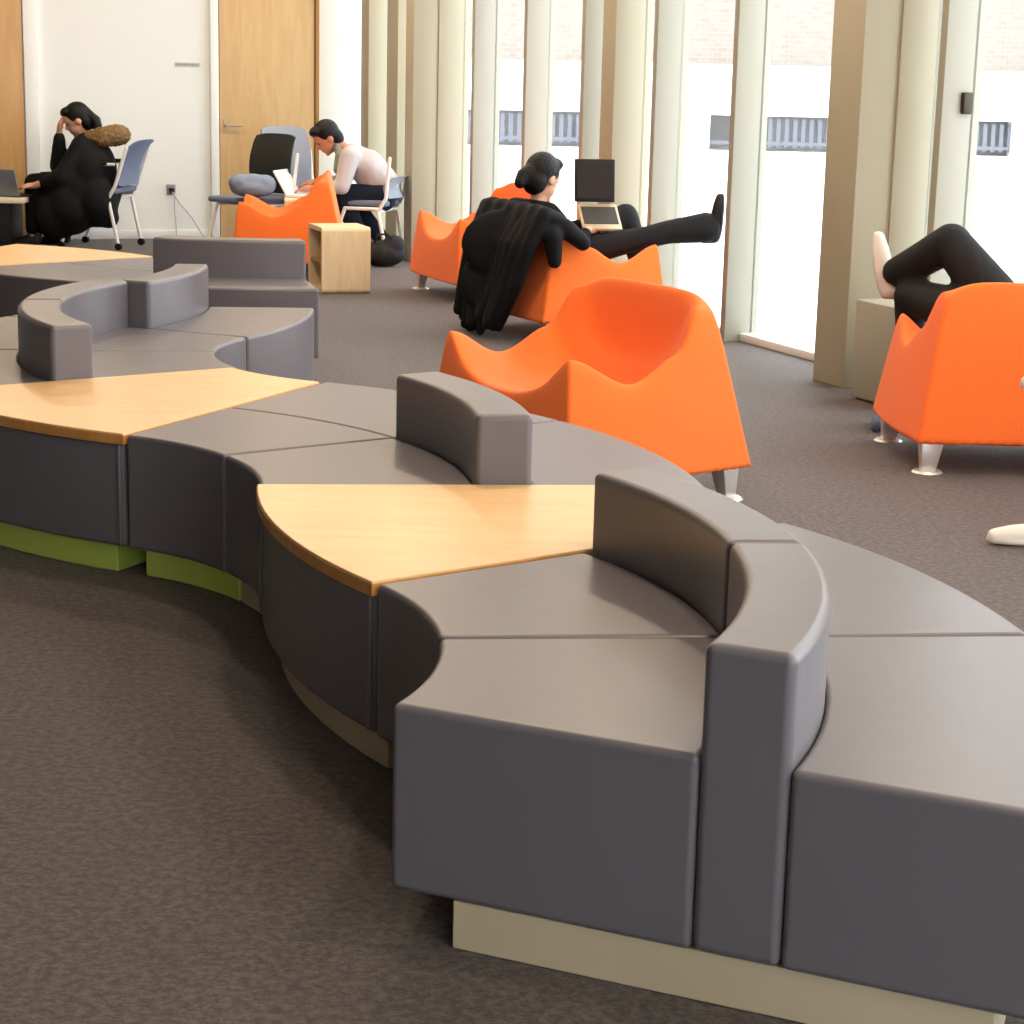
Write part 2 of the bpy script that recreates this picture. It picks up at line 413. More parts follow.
# ------------------------------------------------------------------ orange lounge chairs
def lerp(pts, x):
    for (x0, y0), (x1, y1) in zip(pts, pts[1:]):
        if x <= x1:
            t = (x-x0)/(x1-x0) if x1 > x0 else 0; t = t*t*(3-2*t) if True else t
            return y0+(y1-y0)*t
    return pts[-1][1]
def chair_shell():
    n = 20; hw, hd = .50, .40
    side = [(-1, .545), (-.30, .445), (.30, .54), (.78, .725), (1, .735)]
    cen = [(-1, .385), (-.6, .365), (.25, .35), (.6, .46), (.92, .73), (1, .738)]
    def H(a, b):
        s = lerp(side, b); c = lerp(cen, b)
        w = min(1, abs(a)/.97)**2.6
        h = c+(s-c)*w
        if b > .55: h -= .06*abs(a)**8*((b-.55)/.45)
        return h
    bm = bmesh.new(); g = {}; crease = bm.edges.layers.float.new('crease_edge')
    def plan(a, b, z):
        k = .045
        x = a*(1-k*b*b); y = b*(1-k*a*a)
        ins = .155*(z-.12)/.62
        return Vector((x*(hw-ins*.75), -y*(hd-ins*(.85 if b > 0 else .35)) , z))
    for i in range(n+1):
        for j in range(n+1):
            a = -1+2*i/n; b = -1+2*j/n
            g[i, j] = bm.verts.new(plan(a, b, H(a, b)))
    for i in range(n):
        for j in range(n): bm.faces.new((g[i, j], g[i, j+1], g[i+1, j+1], g[i+1, j]))
    rim = [(i, 0) for i in range(n)]+[(n, j) for j in range(n)]+[(i, n) for i in range(n, 0, -1)]+[(0, j) for j in range(n, 0, -1)]
    prev = [g[r] for r in rim]; ab = [(-1+2*i/n, -1+2*j/n) for i, j in rim]; tops = [H(a, b) for a, b in ab]
    for lv in (.05, .3, .6, .93, 1.0):
        ring = []
        for (a, b), h in zip(ab, tops):
            z = h+(.12-h)*lv
            q = plan(a, b, z); q = Vector((q.x*1.0, q.y*1.0, z))
            if lv == .05: q = Vector((q.x*1.025, q.y*1.025, h-.02))
            else: q = Vector((q.x*1.03, q.y*1.03, z))
            ring.append(bm.verts.new(q))
        m_ = len(ring)
        for i in range(m_): bm.faces.new((prev[i], prev[(i+1) % m_], ring[(i+1) % m_], ring[i]))
        prev = ring
    bm.faces.new(prev)
    bmesh.ops.recalc_face_normals(bm, faces=bm.faces); bm.normal_update()
    cl = [e for e in bm.edges if abs(e.verts[0].co.z-.12) < 1e-5 and abs(e.verts[1].co.z-.12) < 1e-5]
    for e in cl: e[crease] = .8
    for e in bm.edges:   # corner edges stay fairly crisp
        v = e.verts
        if abs(abs(v[0].co.x)-abs(v[1].co.x)) < .12 and all(abs(w.co.x) > .28 and abs(w.co.y) > .26 for w in v) and abs(v[0].co.z-v[1].co.z) > .02 and len(e.link_faces) == 2 and e.calc_face_angle(0) > .9: e[crease] = .35
    return bm
def make_chair(label):
    r = thing('lounge_chair', label, 'lounge chair', (0, 0, 0), 0, 'orange felt lounge chairs')
    s = obj('shell', chair_shell(), M['orange'], r, True, None)
    md = s.modifiers.new('sub', 'SUBSURF'); md.levels = 1; md.render_levels = 2
    for sx in (-1, 1):
        for sy in (-1, 1):
            bm = bmesh.new(); x, y = sx*.42, sy*.32
            pts = []
            vt = [(x+dx*.045, y+dy*.035, .125) for dx, dy in ((-1, -1), (1, -1), (1, 1), (-1, 1))]
            vb = [(x+dx*.028+sx*.01, y+dy*.022+sy*.01, .006) for dx, dy in ((-1, -1), (1, -1), (1, 1), (-1, 1))]
            a = [bm.verts.new(p) for p in vt]; b = [bm.verts.new(p) for p in vb]
            bm.faces.new(a); bm.faces.new(b[::-1])
            for i in range(4): bm.faces.new((a[i], a[(i+1) % 4], b[(i+1) % 4], b[i]))
            bevel_sharp(bm, .005, 2)
            l = obj('leg', bm, M['alu'], r)
            bm = bmesh.new(); tube(bm, (x+sx*.01, y+sy*.01, 0), (x+sx*.01, y+sy*.01, .008), .06, .052, 24); obj('glide', bm, M['alu'], l)
    return r
# local -y is the back, +y the front (b=-1 -> y=+hd)
def fr(fx, fy): return math.atan2(fy, fx)-PI/2
ch = make_chair('nearest orange lounge chair, its open front facing the sofa'); ch.location = (.262, 7.162, 0); ch.rotation_euler = (0, 0, fr(-.85, -.53))
GC = 'orange felt lounge chairs'
dup(ch, (2.02, 7.90, 0), fr(-.05, 1), 'orange lounge chair seen from behind at the right, a person lying across it')
dup(ch, (.29, 11.46, 0), fr(.905, .425), 'orange lounge chair under the woman with the laptop, black coat over its back')
dup(ch, (-.20, 13.26, 0), fr(-.93, -.36), 'orange lounge chair in front of the deep column, behind the woman with the laptop')
dup(ch, (-1.63, 14.3, 0), fr(-.995, -.08), 'orange lounge chair with mesh chairs behind it, next to the wooden cube')
dup(ch, (2.55, 6.35, 0), fr(-1, .1), 'orange lounge chair of the person whose white shoes enter at the right edge')

# ------------------------------------------------------------------ wooden cube table
r = thing('cube_side_table', 'pale plywood cube side table in front of an orange chair', 'side table', (-1.20, 13.32, 0), math.radians(19))
w2, d2, hh, tk = .165, .20, .435, .03
bm = bmesh.new()
pts = []
def rr(x0, x1, z0, z1, rad, n=5):
    out = []
    for cx, cz, a in ((x1-rad, z1-rad, 0), (x0+rad, z1-rad, PI/2), (x0+rad, z0+rad, PI), (x1-rad, z0+rad, 1.5*PI)):
        for i in range(n+1):
            t = a+PI/2*i/n; out.append((cx+rad*math.cos(t), cz+rad*math.sin(t)))
    return out
def loop_tube(o_, i_, x0, x1):
    bm = bmesh.new()
    A = [bm.verts.new((x0, y, z)) for y, z in o_]; B = [bm.verts.new((x1, y, z)) for y, z in o_]
    C = [bm.verts.new((x0, y, z)) for y, z in i_]; E_ = [bm.verts.new((x1, y, z)) for y, z in i_]
    n = len(A)
    for i in range(n):
        j = (i+1) % n
        bm.faces.new((A[i], A[j], B[j], B[i])); bm.faces.new((C[i], E_[i], E_[j], C[j]))
        bm.faces.new((A[i], C[i], C[j], A[j])); bm.faces.new((B[i], B[j], E_[j], E_[i]))
    return bm
obj('carcass', loop_tube(rr(-d2, d2, 0, hh, .03), rr(-d2+tk, d2-tk, tk, hh-tk, .012), -w2, w2), M['birch'], r)
obj('shelf', box_bm((0, 0, .2), (2*w2-.02, 2*(d2-tk)+.002, .02)), M['birch_in'], r)
obj('back_panel', box_bm((.05, 0, hh/2), (.015, 2*(d2-tk)+.004, hh-2*tk+.004)), M['birch_in'], r)

# ------------------------------------------------------------------ mesh office chairs
def office_chair(loc, rz, label, bmat, smat, back_h=.95, lean=.10, arms=True):
    r = thing('mesh_chair', label, 'chair', loc, rz, 'mesh chairs at the end wall')
    # local +y is the front
    s = obj('seat', box_bm((0, 0, .46), (.46, .44, .045), None, .018, 3), smat, r)
    bm = bmesh.new(); n = 8; z0, z1 = .50, back_h; fr_ = []; bk = []
    def prof(t): return -.22-lean*t-.04*math.sin(PI*t)*-1
    for side in (0, 1):
        rows = []
        for j in range(n+1):
            t = j/n; row = []
            for i in range(n+1):
                a = -1+2*i/n; hw = .21+.015*math.sin(PI*t)
                y = prof(t)-.03*(1-a*a)+(-.018 if side else 0)
                row.append(bm.verts.new((a*hw, y, z0+(z1-z0)*t-(.02*a**4 if j == n else 0))))
            rows.append(row)
        (fr_ if side == 0 else bk).extend(rows)
    for j in range(n):
        for i in range(n):
            bm.faces.new((fr_[j][i], fr_[j][i+1], fr_[j+1][i+1], fr_[j+1][i])); bm.faces.new((bk[j][i], bk[j+1][i], bk[j+1][i+1], bk[j][i+1]))
    for i in range(n):
        bm.faces.new((fr_[0][i], bk[0][i], bk[0][i+1], fr_[0][i+1])); bm.faces.new((fr_[n][i], fr_[n][i+1], bk[n][i+1], bk[n][i]))
        bm.faces.new((fr_[i][0], fr_[i+1][0], bk[i+1][0], bk[i][0])); bm.faces.new((fr_[i][n], bk[i][n], bk[i+1][n], fr_[i+1][n]))
    obj('backrest', bm, bmat, r)
    for sx in (-1, 1):
        x = sx*.25
        bm = bmesh.new(); P = [(x, -.235-lean*.6, .80), (x, -.22, .50), (x, -.16, .40), (x, -.24, .03)]
        for a, b in zip(P, P[1:]): tube(bm, a, b, .014)
        for p in P: ball(bm, p, .014, None, 10, 6)
        obj('rear_frame', bm, M['white_metal'], r)
        bm = bmesh.new(); P = [(x, -.16, .42), (x, .10, .42), (x, .24, .03)]
        for a, b in zip(P, P[1:]): tube(bm, a, b, .014)
        for p in P: ball(bm, p, .014, None, 10, 6)
        obj('front_leg', bm, M['white_metal'], r)
        bm = bmesh.new(); P = [(x, .02, .43), (x, .06, .66), (x, -.22, .67)]
        for a, b in zip(P, P[1:]): tube(bm, a, b, .012)
        ar = obj('arm', bm, M['white_metal'], r) if arms else bm.free()
        if arms: obj('arm_pad', box_bm((x, -.04, .675), (.05, .24, .03), None, .012, 2), M['blackp'], ar)
        for y in (-.24, .24):
            bm = bmesh.new(); bmesh.ops.create_cone(bm, cap_ends=True, segments=16, radius1=.028, radius2=.028, depth=.03, matrix=Matrix.Translation((x, y, .028)) @ Matrix.Rotation(PI/2, 4, 'Y'))
            obj('caster', bm, M['blackp'], r)
    bm = bmesh.new(); tube(bm, (-.25, 0, .42), (.25, 0, .42), .012); tube(bm, (-.25, -.16, .40), (.25, -.16, .40), .012); obj('crossbar', bm, M['white_metal'], r)
    return r
office_chair((-3.36, 16.05, 0), math.radians(80), 'blue grey mesh chair with white frame under the woman in the parka', M['mesh_blue'], M['mesh_blue'], .86, .14)
office_chair((-2.06, 15.25, 0), math.radians(140), 'mesh chair with dark back and pale blue seat behind an orange chair', M['mesh_dark'], M['mesh_blue'], .95, .05, False)
office_chair((-1.70, 15.75, 0), math.radians(222), 'mesh chair with light grey back beside the maple door', M['mesh_grey'], M['mesh_grey'], .99, .05, False)
office_chair((-1.17, 15.35, 0), math.radians(78), 'mesh chair with white frame under the man in the grey shirt', M['mesh_grey'], M['mesh_blue'], .66, .02, False)

jk = blob('bundle', [], [((0, 0, 0), (.17, .10, .07)), ((.09, .01, .03), (.09, .08, .075)), ((-.09, -.01, .04), (.09, .08, .065)), ((0, .0, .05), (.12, .07, .06))], M['denim'], None, .012, 3); jk.location = (-2.00, 14.98, .56)
tag(jk, 'pale blue cloth bundle in front of the dark chair back', 'clothing')
# ------------------------------------------------------------------ people
V = Vector
def head(c, f, r=.105, tilt=0):
    """head ellipsoids: centre c, facing direction f"""
    f = V(f).normalized(); s = f.cross(V((0, 0, 1))).normalized(); up = s.cross(f).normalized()
    R = Matrix((s, f, up)).transposed()
    def L(x, y, z): return V(c)+s*x+f*y+up*z
    k = r/.105
    balls = [(L(0, 0, .02*k), (.072*k, .090*k, .095*k), R), (L(0, .025*k, -.045*k), (.055*k, .062*k, .065*k), R),
             (L(0, .092*k, -.02*k), (.011*k, .018*k, .022*k), R),          # nose
             (L(0, .078*k, -.062*k), (.024*k, .012*k, .010*k), R),         # mouth
             (L(0, .062*k, -.098*k), (.022*k, .018*k, .014*k), R),         # chin
             (L(0, .074*k, .018*k), (.050*k, .016*k, .010*k), R),          # brow
             (L(.074*k, -.005*k, -.01*k), (.010*k, .020*k, .030*k), R), (L(-.074*k, -.005*k, -.01*k), (.010*k, .020*k, .030*k), R)]
    hair = [(L(0, -.018*k, .035*k), (.084*k, .096*k, .092*k), R), (L(0, -.05*k, -.03*k), (.072*k, .060*k, .075*k), R), (L(0, .045*k, .085*k), (.062*k, .045*k, .035*k), R)]
    eyes = [(L(sx*.030*k, .076*k, .002*k), (.013*k, .007*k, .006*k), R) for sx in (-1, 1)]
    return balls, hair, eyes, L

def hand(w, d, up, side=1, curl=.6, k=1.0):
    """palm, four curled fingers of unequal length and a thumb; w wrist, d pointing direction, up = back of the hand"""
    w = V(w); d = V(d).normalized(); up = V(up); up = (up-d*up.dot(d)).normalized(); s = d.cross(up)*side
    ch = [[(w, .024*k), (w+d*.05*k+s*.012*k, .024*k), (w+d*.075*k+s*.018*k, .017*k)], [(w+d*.05*k-s*.012*k, .024*k), (w+d*.075*k-s*.020*k, .016*k)]]
    for i, (o, l) in enumerate(((.028, .070), (.010, .080), (-.009, .074), (-.027, .058))):
        p0 = w+(d*.082+s*o)*k; p1 = p0+(d*math.cos(curl*.4)-up*math.sin(curl*.4))*l*.45*k
        p2 = p1+(d*math.cos(curl)-up*math.sin(curl))*l*.32*k; p3 = p2+(d*math.cos(curl*1.7)-up*math.sin(curl*1.7))*l*.23*k
        ch.append([(p0, .0095*k), (p1, .0088*k), (p2, .008*k), (p3, .007*k)])
    t0 = w+(d*.025+s*.022)*k; t1 = t0+(d*.028+s*.026-up*.008)*k; t2 = t1+(d*.030+s*.006-up*.010)*k
    ch.append([(t0, .013*k), (t1, .0105*k), (t2, .0088*k)])
    return ch

def shoe(name, heel, d, up, mat, parent, L=.27, org=(0, 0, 0), sole=None):
    heel = V(heel); d = V(d).normalized(); up = V(up); up = (up-d*up.dot(d)).normalized()
    s = d.cross(up); R = Matrix((s, d, up)).transposed()
    return blob(name, [[(heel+up*.045, .038), (heel+d*L*.35+up*.042, .037), (heel+d*L*.68+up*.033, .034), (heel+d*L*.86+up*.028, .027)], [(heel+up*.045, .038), (heel+up*.10-d*.005, .036)], [(heel+up*.10, .034), (heel+d*L*.4+up*.05, .032)]],
                [(heel+d*L*.45+up*.014, (.042, L*.53, .016), R)], mat, parent, .009, 3, org)

def clip_below(o, z):
    for v in o.data.vertices:
        if v.co.z < z: v.co.z = z

# --- woman in the parka (left)
org = V((-3.42, 16.0, 0))
pr = None
hd, hr, ey, L = head((-3.52, 15.98, 1.0), (-.80, -.18, -.42), .115)
sh1, sh2 = V((-3.46, 15.84, .80)), V((-3.42, 16.15, .80)); hipc = V((-3.38, 16.05, .52))
el1, wr1 = V((-3.60, 15.76, .56)), V((-3.83, 15.80, .49)); el2, wr2 = V((-3.69, 16.04, .63)), V((-3.66, 15.96, .90))
kn1, kn2 = V((-3.86, 15.92, .50)), V((-3.84, 16.16, .50)); an1, an2 = V((-3.88, 15.92, .10)), V((-3.70, 16.16, .10))
bch = [[((-3.46, 16.0, .86), .05), (V((-3.50, 15.99, .93)), .045)], [(hipc, .13), (V((-3.42, 16.0, .72)), .12), (V((-3.45, 16, .82)), .08)],
       [(sh1, .05), (el1, .04), (wr1, .026)], [(sh2, .05), (el2, .04), (wr2, .026)],
       [(hipc+V((0, -.08, -.02)), .085), (kn1, .055), (an1, .04)], [(hipc+V((0, .08, -.02)), .085), (kn2, .055), (an2, .04)]]
bch += hand(wr2, (.16, -.02, 1), (-1, 0, .1), 1, .7) + hand(wr1, (-1, .1, -.1), (0, 0, 1), -1, .5)
pr = blob('person', bch, hd, M['skin'], None, .009, 3, org); pr.location = org
tag(pr, 'person in a black parka with fur trimmed hood, head resting on one hand', 'person')
def part(n, c, b, m, vox=.013, sm=4, P=None, og=None): return blob(n, c, b, m, P, vox, sm, og)
part('parka', [[(V((-3.39, 16.03, .50)), .17), (V((-3.41, 16.0, .68)), .165), (V((-3.44, 15.99, .80)), .12)],
               [(sh1, .085), (el1, .08), (wr1+V((.07, 0, .02)), .05)], [(sh2, .085), (el2, .075), (wr2+V((0, 0, -.04)), .05)],
               [(sh1, .09), (sh2, .09)], [(V((-3.33, 15.98, .45)), .16), (V((-3.34, 15.96, .30)), .13), (V((-3.28, 15.94, .24)), .09)],
               [(V((-3.5, 15.86, .50)), .12), (V((-3.62, 15.84, .42)), .10)]],
     [((-3.40, 15.96, .60), (.19, .25, .27)), ((-3.36, 15.90, .40), (.17, .22, .24)), ((-3.55, 15.86, .34), (.20, .18, .24)), ((-3.68, 15.9, .26), (.18, .18, .22)), ((-3.47, 15.90, .46), (.20, .2, .26))], M['parka'], .016, 14, pr, org) or part('zip_pocket', [[(V((-3.36, 15.70, .62)), .012), (V((-3.32, 15.71, .55)), .012)]], [], M['parka'], P=pr, og=org)
part('fur_hood', [[(V((-3.40, 15.90, .86)), .06), (V((-3.30, 15.87, .875)), .072), (V((-3.21, 15.92, .89)), .08), (V((-3.18, 16.02, .89)), .07), (V((-3.26, 16.12, .88)), .06)]], [], M['fur'], .011, 2, pr, org)
fh = [c for c in pr.children if c.name.startswith('fur_hood')][0]
fn = [v.normal.copy() for v in fh.data.vertices]
for v, q in zip(fh.data.vertices, fn): v.co += q*random.uniform(-.008, .014)
part('hair', [[(L(0, -.08, .03), .05), (V((-3.40, 15.97, 1.03)), .035)], [(V((-3.375, 15.97, 1.0)), .045), (V((-3.355, 15.97, .93)), .04)]], hr, M['hair'], .009, 3, pr, org)
part('eyes', [], ey, M['hair'], .005, 0, pr, org)
part('trousers', [[(hipc+V((0, -.08, -.02)), .11), (kn1, .08), (an1+V((0, 0, .04)), .06)], [(hipc+V((0, .08, -.02)), .11), (kn2, .08), (an2+V((0, 0, .04)), .06)]], [], M['black'], P=pr, og=org)
shoe('shoe', (-3.85, 15.92, 0), (-1, 0, 0), (0, 0, 1), M['sock'], pr, .25, org); shoe('shoe', (-3.67, 16.16, 0), (-1, 0, 0), (0, 0, 1), M['sock'], pr, .25, org)

# low table with a cream top and a grey laptop in front of her
r = thing('low_table', 'low dark table with cream top under the grey laptop at the left edge', 'table', (-4.25, 15.92, 0))
obj('table_top', box_bm((0, 0, .375), (.72, .50, .045), None, .008), M['tablew'], r)
obj('pedestal', box_bm((-.04, 0, .176), (.56, .42, .352), None, .01), M['blackp'], r)
r = thing('laptop', 'open grey laptop on the low cream topped table', 'laptop', (-4.03, 15.88, .3975), math.radians(155))
obj('keyboard_deck', box_bm((0, 0, .011), (.34, .24, .018), None, .005), M['keys'], r)
obj('screen', box_bm((0, .145, .115), (.34, .012, .215), Euler((math.radians(-14), 0, 0)), .004), M['greylap'], r)

# --- man in the grey shirt
org = V((-1.05, 15.35, 0))
hd, hr, ey, L = head((-1.475, 15.30, .935), (-.75, -.25, -.6), .112)
sh1, sh2 = V((-1.29, 15.17, .80)), V((-1.27, 15.47, .81)); hipc = V((-1.06, 15.33, .53))
el1, wr1 = V((-1.34, 15.10, .58)), V((-1.56, 15.12, .565)); el2, wr2 = V((-1.36, 15.50, .60)), V((-1.55, 15.38, .60))
kn1, kn2 = V((-1.36, 15.22, .50)), V((-1.34, 15.46, .50)); an1, an2 = V((-1.20, 15.20, .09)), V((-1.05, 15.36, .12))
bch = [[(V((-1.36, 15.32, .86)), .05), (V((-1.42, 15.31, .90)), .048)], [(hipc, .12), (V((-1.16, 15.32, .70)), .12), (V((-1.28, 15.32, .80)), .09)],
       [(sh1, .05), (el1, .04), (wr1, .027)], [(sh2, .05), (el2, .04), (wr2, .027)],
       [(hipc+V((0, -.09, -.02)), .08), (kn1, .055), (an1, .04)], [(hipc+V((0, .09, -.02)), .08), (kn2, .055), (an2, .04)]]
bch += hand(wr1, (-1, .1, -.1), (0, 0, 1), 1, .5) + hand(wr2, (-1, -.2, -.15), (0, 0, 1), -1, .5)
pr = blob('person', bch, hd, M['skin2'], None, .009, 3, org); pr.location = org
tag(pr, 'person in a light grey shirt and dark trousers bending forward over a laptop', 'person')
part('shirt', [[(V((-1.07, 15.33, .60)), .145), (V((-1.17, 15.32, .72)), .14), (V((-1.28, 15.32, .80)), .10)], [(sh1, .08), (el1, .06), (wr1+V((.09, 0, 0)), .042)], [(sh2, .08), (el2, .06), (wr2+V((.09, .03, 0)), .042)], [(sh1, .08), (sh2, .08)]],
     [((-1.15, 15.33, .71), (.12, .17, .13))], M['grey_shirt'], P=pr, og=org)
part('scarf', [[(V((-1.36, 15.22, .80)), .035), (V((-1.40, 15.27, .87)), .03), (V((-1.36, 15.38, .87)), .03)], [(V((-1.37, 15.2, .80)), .035), (V((-1.38, 15.18, .70)), .035)]], [], M['scarf'], .010, 3, pr, org)
part('hair', [], hr, M['hair'], .009, 3, pr, org)
part('eyes', [], ey, M['hair'], .005, 0, pr, org)
part('trousers', [[(hipc+V((0, -.09, -.03)), .11), (kn1, .085), (an1+V((0, 0, .10)), .06)], [(hipc+V((0, .09, -.03)), .11), (kn2, .08), (an2+V((0, 0, .05)), .06)], [(hipc+V((.02, -.09, -.04)), .10), (hipc+V((.02, .09, -.04)), .10)]], [], M['navy'], P=pr, og=org)
shoe('shoe', (-1.16, 15.20, 0), (-1, -.25, 0), (0, 0, 1), M['shoe'], pr, .26, org); shoe('shoe', (-1.02, 15.38, 0), (-1, -.3, 0), (0, 0, 1), M['shoe'], pr, .26, org)
# his laptop stands on a second cube
r2 = thing('cube_side_table', 'pale plywood cube holding the white laptop, mostly hidden behind an orange chair', 'side table', (-1.60, 15.08, 0), math.radians(5))
obj('carcass', loop_tube(rr(-.2, .2, 0, .5, .03), rr(-.17, .17, .03, .47, .012), -.165, .165), M['birch'], r2)
r = thing('laptop', 'white laptop in front of the man in the grey shirt, seen from its side', 'laptop', (-1.61, 15.09, .5), math.radians(78))
obj('keyboard_deck', box_bm((0, 0, .011), (.32, .23, .02), None, .005), M['white_metal'], r)
obj('screen', box_bm((0, .155, .105), (.32, .014, .205), Euler((math.radians(-30), 0, 0)), .005), M['white_metal'], r)
r = thing('backpack', 'black bag on the floor under the man in the grey shirt', 'bag', (-1.02, 15.0, 0))
b_ = blob('bag_body', [], [((0, 0, .095), (.17, .11, .10)), ((.08, 0, .15), (.09, .08, .09)), ((-.07, .01, .10), (.12, .10, .085))], M['bag'], r, .012, 4); clip_below(b_, 0)
bm = bmesh.new()
P = [(-.06, -.05, .17), (-.04, -.07, .24), (.03, -.07, .25), (.07, -.05, .21)]
for a, b in zip(P, P[1:]): tube(bm, a, b, .008)
obj('strap', bm, M['bag'], r)

# --- woman with the laptop (middle)
org = V((.10, 11.4, 0))
hd, hr, ey, L = head((.13, 11.40, .885), (.62, .62, -.30), .118)
sh1, sh2 = V((.16, 11.20, .69)), V((-.02, 11.52, .69)); hipc = V((.20, 11.45, .42))
el1, wr1 = V((.33, 11.12, .53)), V((.385, 11.30, .60)); el2, wr2 = V((.22, 11.66, .55)), V((.40, 11.55, .62))
kn1, an1 = V((.70, 11.34, .56)), V((1.04, 11.34, .65)); kn2, an2 = V((.62, 11.66, .66)), V((.78, 11.62, .18))
bch = [[(V((.10, 11.38, .74)), .048), (V((.12, 11.39, .82)), .045)], [(hipc, .12), (V((.12, 11.40, .58)), .11), (V((.08, 11.37, .68)), .075)],
       [(sh1, .05), (el1, .038), (wr1, .024)], [(sh2, .05), (el2, .038), (wr2, .024)],
       [(hipc+V((.02, -.09, 0)), .06), (kn1, .04), (an1, .034)], [(hipc+V((.02, .09, 0)), .06), (kn2, .045), (an2, .036)]]
bch += hand(wr1, (.5, .75, .05), (0, -.2, 1), -1, .5, .95) + hand(wr2, (.6, .0, -.05), (0, 0, 1), 1, .5, .95)
pr = blob('person', bch, hd, M['skin'], None, .009, 3, org); pr.location = org
tag(pr, 'person in black with hair in a bun, one leg stretched out to the window post', 'person')
part('sweater', [[(V((.18, 11.44, .46)), .14), (V((.12, 11.39, .58)), .135), (V((.08, 11.37, .68)), .09)], [(sh1, .075), (el1, .058), (wr1+(el1-wr1)*.25, .042)], [(sh2, .075), (el2, .058), (wr2+(el2-wr2)*.25, .042)], [(sh1, .075), (sh2, .075)]], [], M['black'], P=pr, og=org)
part('hair', [[(L(0, -.09, .01), .05), (V((.02, 11.32, .90)), .042), (V((.0, 11.30, .86)), .035)]], hr, M['hair'], .009, 3, pr, org)
part('eyes', [], ey, M['hair'], .005, 0, pr, org)
part('trousers', [[(hipc+V((.02, -.09, 0)), .10), (V((.45, 11.36, .50)), .085), (kn1, .064), (V((.85, 11.34, .60)), .068), (an1+V((.02, 0, -.02)), .088)],
                  [(hipc+V((.02, .09, 0)), .10), (kn2, .075), (an2+V((0, 0, .05)), .06)], [(hipc+V((0, -.09, 0)), .10), (hipc+V((0, .09, 0)), .10)]], [], M['charcoal'], P=pr, og=org)
shoe('shoe', (1.155, 11.35, .575), (.04, 0, 1), (-1, 0, .04), M['sock'], pr, .26, org); shoe('shoe', (.76, 11.62, .09), (1, 0, -.1), (0, 0, 1), M['sock'], pr, .25, org)
# laptop on her knees
r = thing('laptop', 'open laptop with dark screen resting on the knees of the woman in black', 'laptop', (.46, 11.43, .665))
deck = Euler((math.radians(30), 0, math.radians(8)))
bm = box_bm((0, 0, 0), (.23, .25, .020), deck, .005); obj('keyboard_deck', bm, M['gold'], r)
obj('keys', box_bm((-.0, .0, .0125), (.20, .17, .004), deck), M['keys'], r)
scr = obj('screen_lid', box_bm((-.03, .15, .20), (.235, .012, .245), Euler((math.radians(-8), 0, math.radians(8))), .004), M['blackp'], r)
obj('display', box_bm((-.029, .142, .20), (.20, .004, .20), Euler((math.radians(-8), 0, math.radians(8)))), M['screen'], scr)

# black coat hung over the back of her chair
org = V((-.05, 11.15, 0)); bx = V((.425, -.905, 0)); fx = V((.905, .425, 0))
rc = V((-.045, 11.28, 0))
def CP(a, f, z): return rc+bx*a+fx*f+V((0, 0, z))
chs = []
NC = 17
for i in range(NC):
    a = -.36+.86*i/(NC-1); p_ = max(0, a); wob = .018*math.sin(i*2.4); dz = .05*math.sin(i*1.9)+.10*p_; f2 = .03*(i % 2)
    r_ = .030+.008*(i % 3)
    chs.append([(CP(a*.86, .08, .685), r_+.004), (CP(a*.90, -.01, .715), r_+.008), (CP(a*.92+wob-.10*p_, -.085-f2, .54), r_+.006), (CP(a*.96-.30*p_+wob, -.12-f2, .33), r_+.004), (CP(a*.88-.50*p_-wob, -.15-f2*1.4, .07+dz), r_-.004)])
chs.append([(CP(.36, .06, .69), .05), (CP(.45, .13, .63), .055), (CP(.47, .22, .56), .045)])
chs.append([(CP(.30, .02, .70), .05), (CP(.46, .04, .60), .055), (CP(.45, .06, .46), .04)])
coat = blob('coat', chs, [(CP(.06, -.05, .52), (.26, .06, .20)), (CP(0, -.07, .3), (.22, .06, .20))], M['parka'], None, .011, 2, rc); coat.location = rc
tag(coat, 'black coat draped over the back of the orange chair, hanging almost to the floor', 'coat')

# --- person lying across the right chair
org = V((2.1, 8.1, 0))
hd, hr, ey, L = head((2.62, 8.12, .78), (-.8, .1, .3), .112)
hipc = V((2.02, 8.05, .50)); sh1, sh2 = V((2.44, 7.95, .66)), V((2.44, 8.30, .66))
kn1, an1 = V((1.80, 8.30, .825)), V((1.60, 8.53, .67)); kn2, an2 = V((1.675, 8.44, .585)), V((1.71, 8.58, .12))
el1, wr1 = V((2.30, 7.88, .60)), V((2.14, 8.0, .63)); el2, wr2 = V((2.32, 8.36, .60)), V((2.16, 8.2, .63))
bch = [[(V((2.50, 8.12, .70)), .05), (V((2.57, 8.12, .74)), .048)], [(hipc, .12), (V((2.26, 8.1, .56)), .12), (V((2.42, 8.12, .64)), .09)],
       [(sh1, .05), (el1, .04), (wr1, .026)], [(sh2, .05), (el2, .04), (wr2, .026)],
       [(hipc+V((0, .08, .03)), .085), (kn1, .058), (an1, .04)], [(hipc+V((-.03, -.05, .03)), .085), (kn2, .058), (an2, .04)]]
bch += hand(wr1, (-.8, .5, 0), (0, 0, 1), 1, .6) + hand(wr2, (-.8, -.5, 0), (0, 0, 1), -1, .6)
pr = blob('person', bch, hd, M['skin'], None, .010, 3, org); pr.location = org
tag(pr, 'person in dark trousers lying across the orange chair, white shoe against the deep column', 'person')
part('hair', [], hr, M['hair'], .010, 3, pr, org)
part('eyes', [], ey, M['hair'], .005, 0, pr, org)
part('shirt', [[(V((2.10, 8.07, .53)), .13), (V((2.26, 8.1, .57)), .14), (V((2.42, 8.12, .64)), .10)], [(sh1, .075), (el1, .055), (wr1+(el1-wr1)*.2, .042)], [(sh2, .075), (el2, .055), (wr2+(el2-wr2)*.2, .042)], [(sh1, .07), (sh2, .07)]], [], M['navy'], P=pr, og=org)
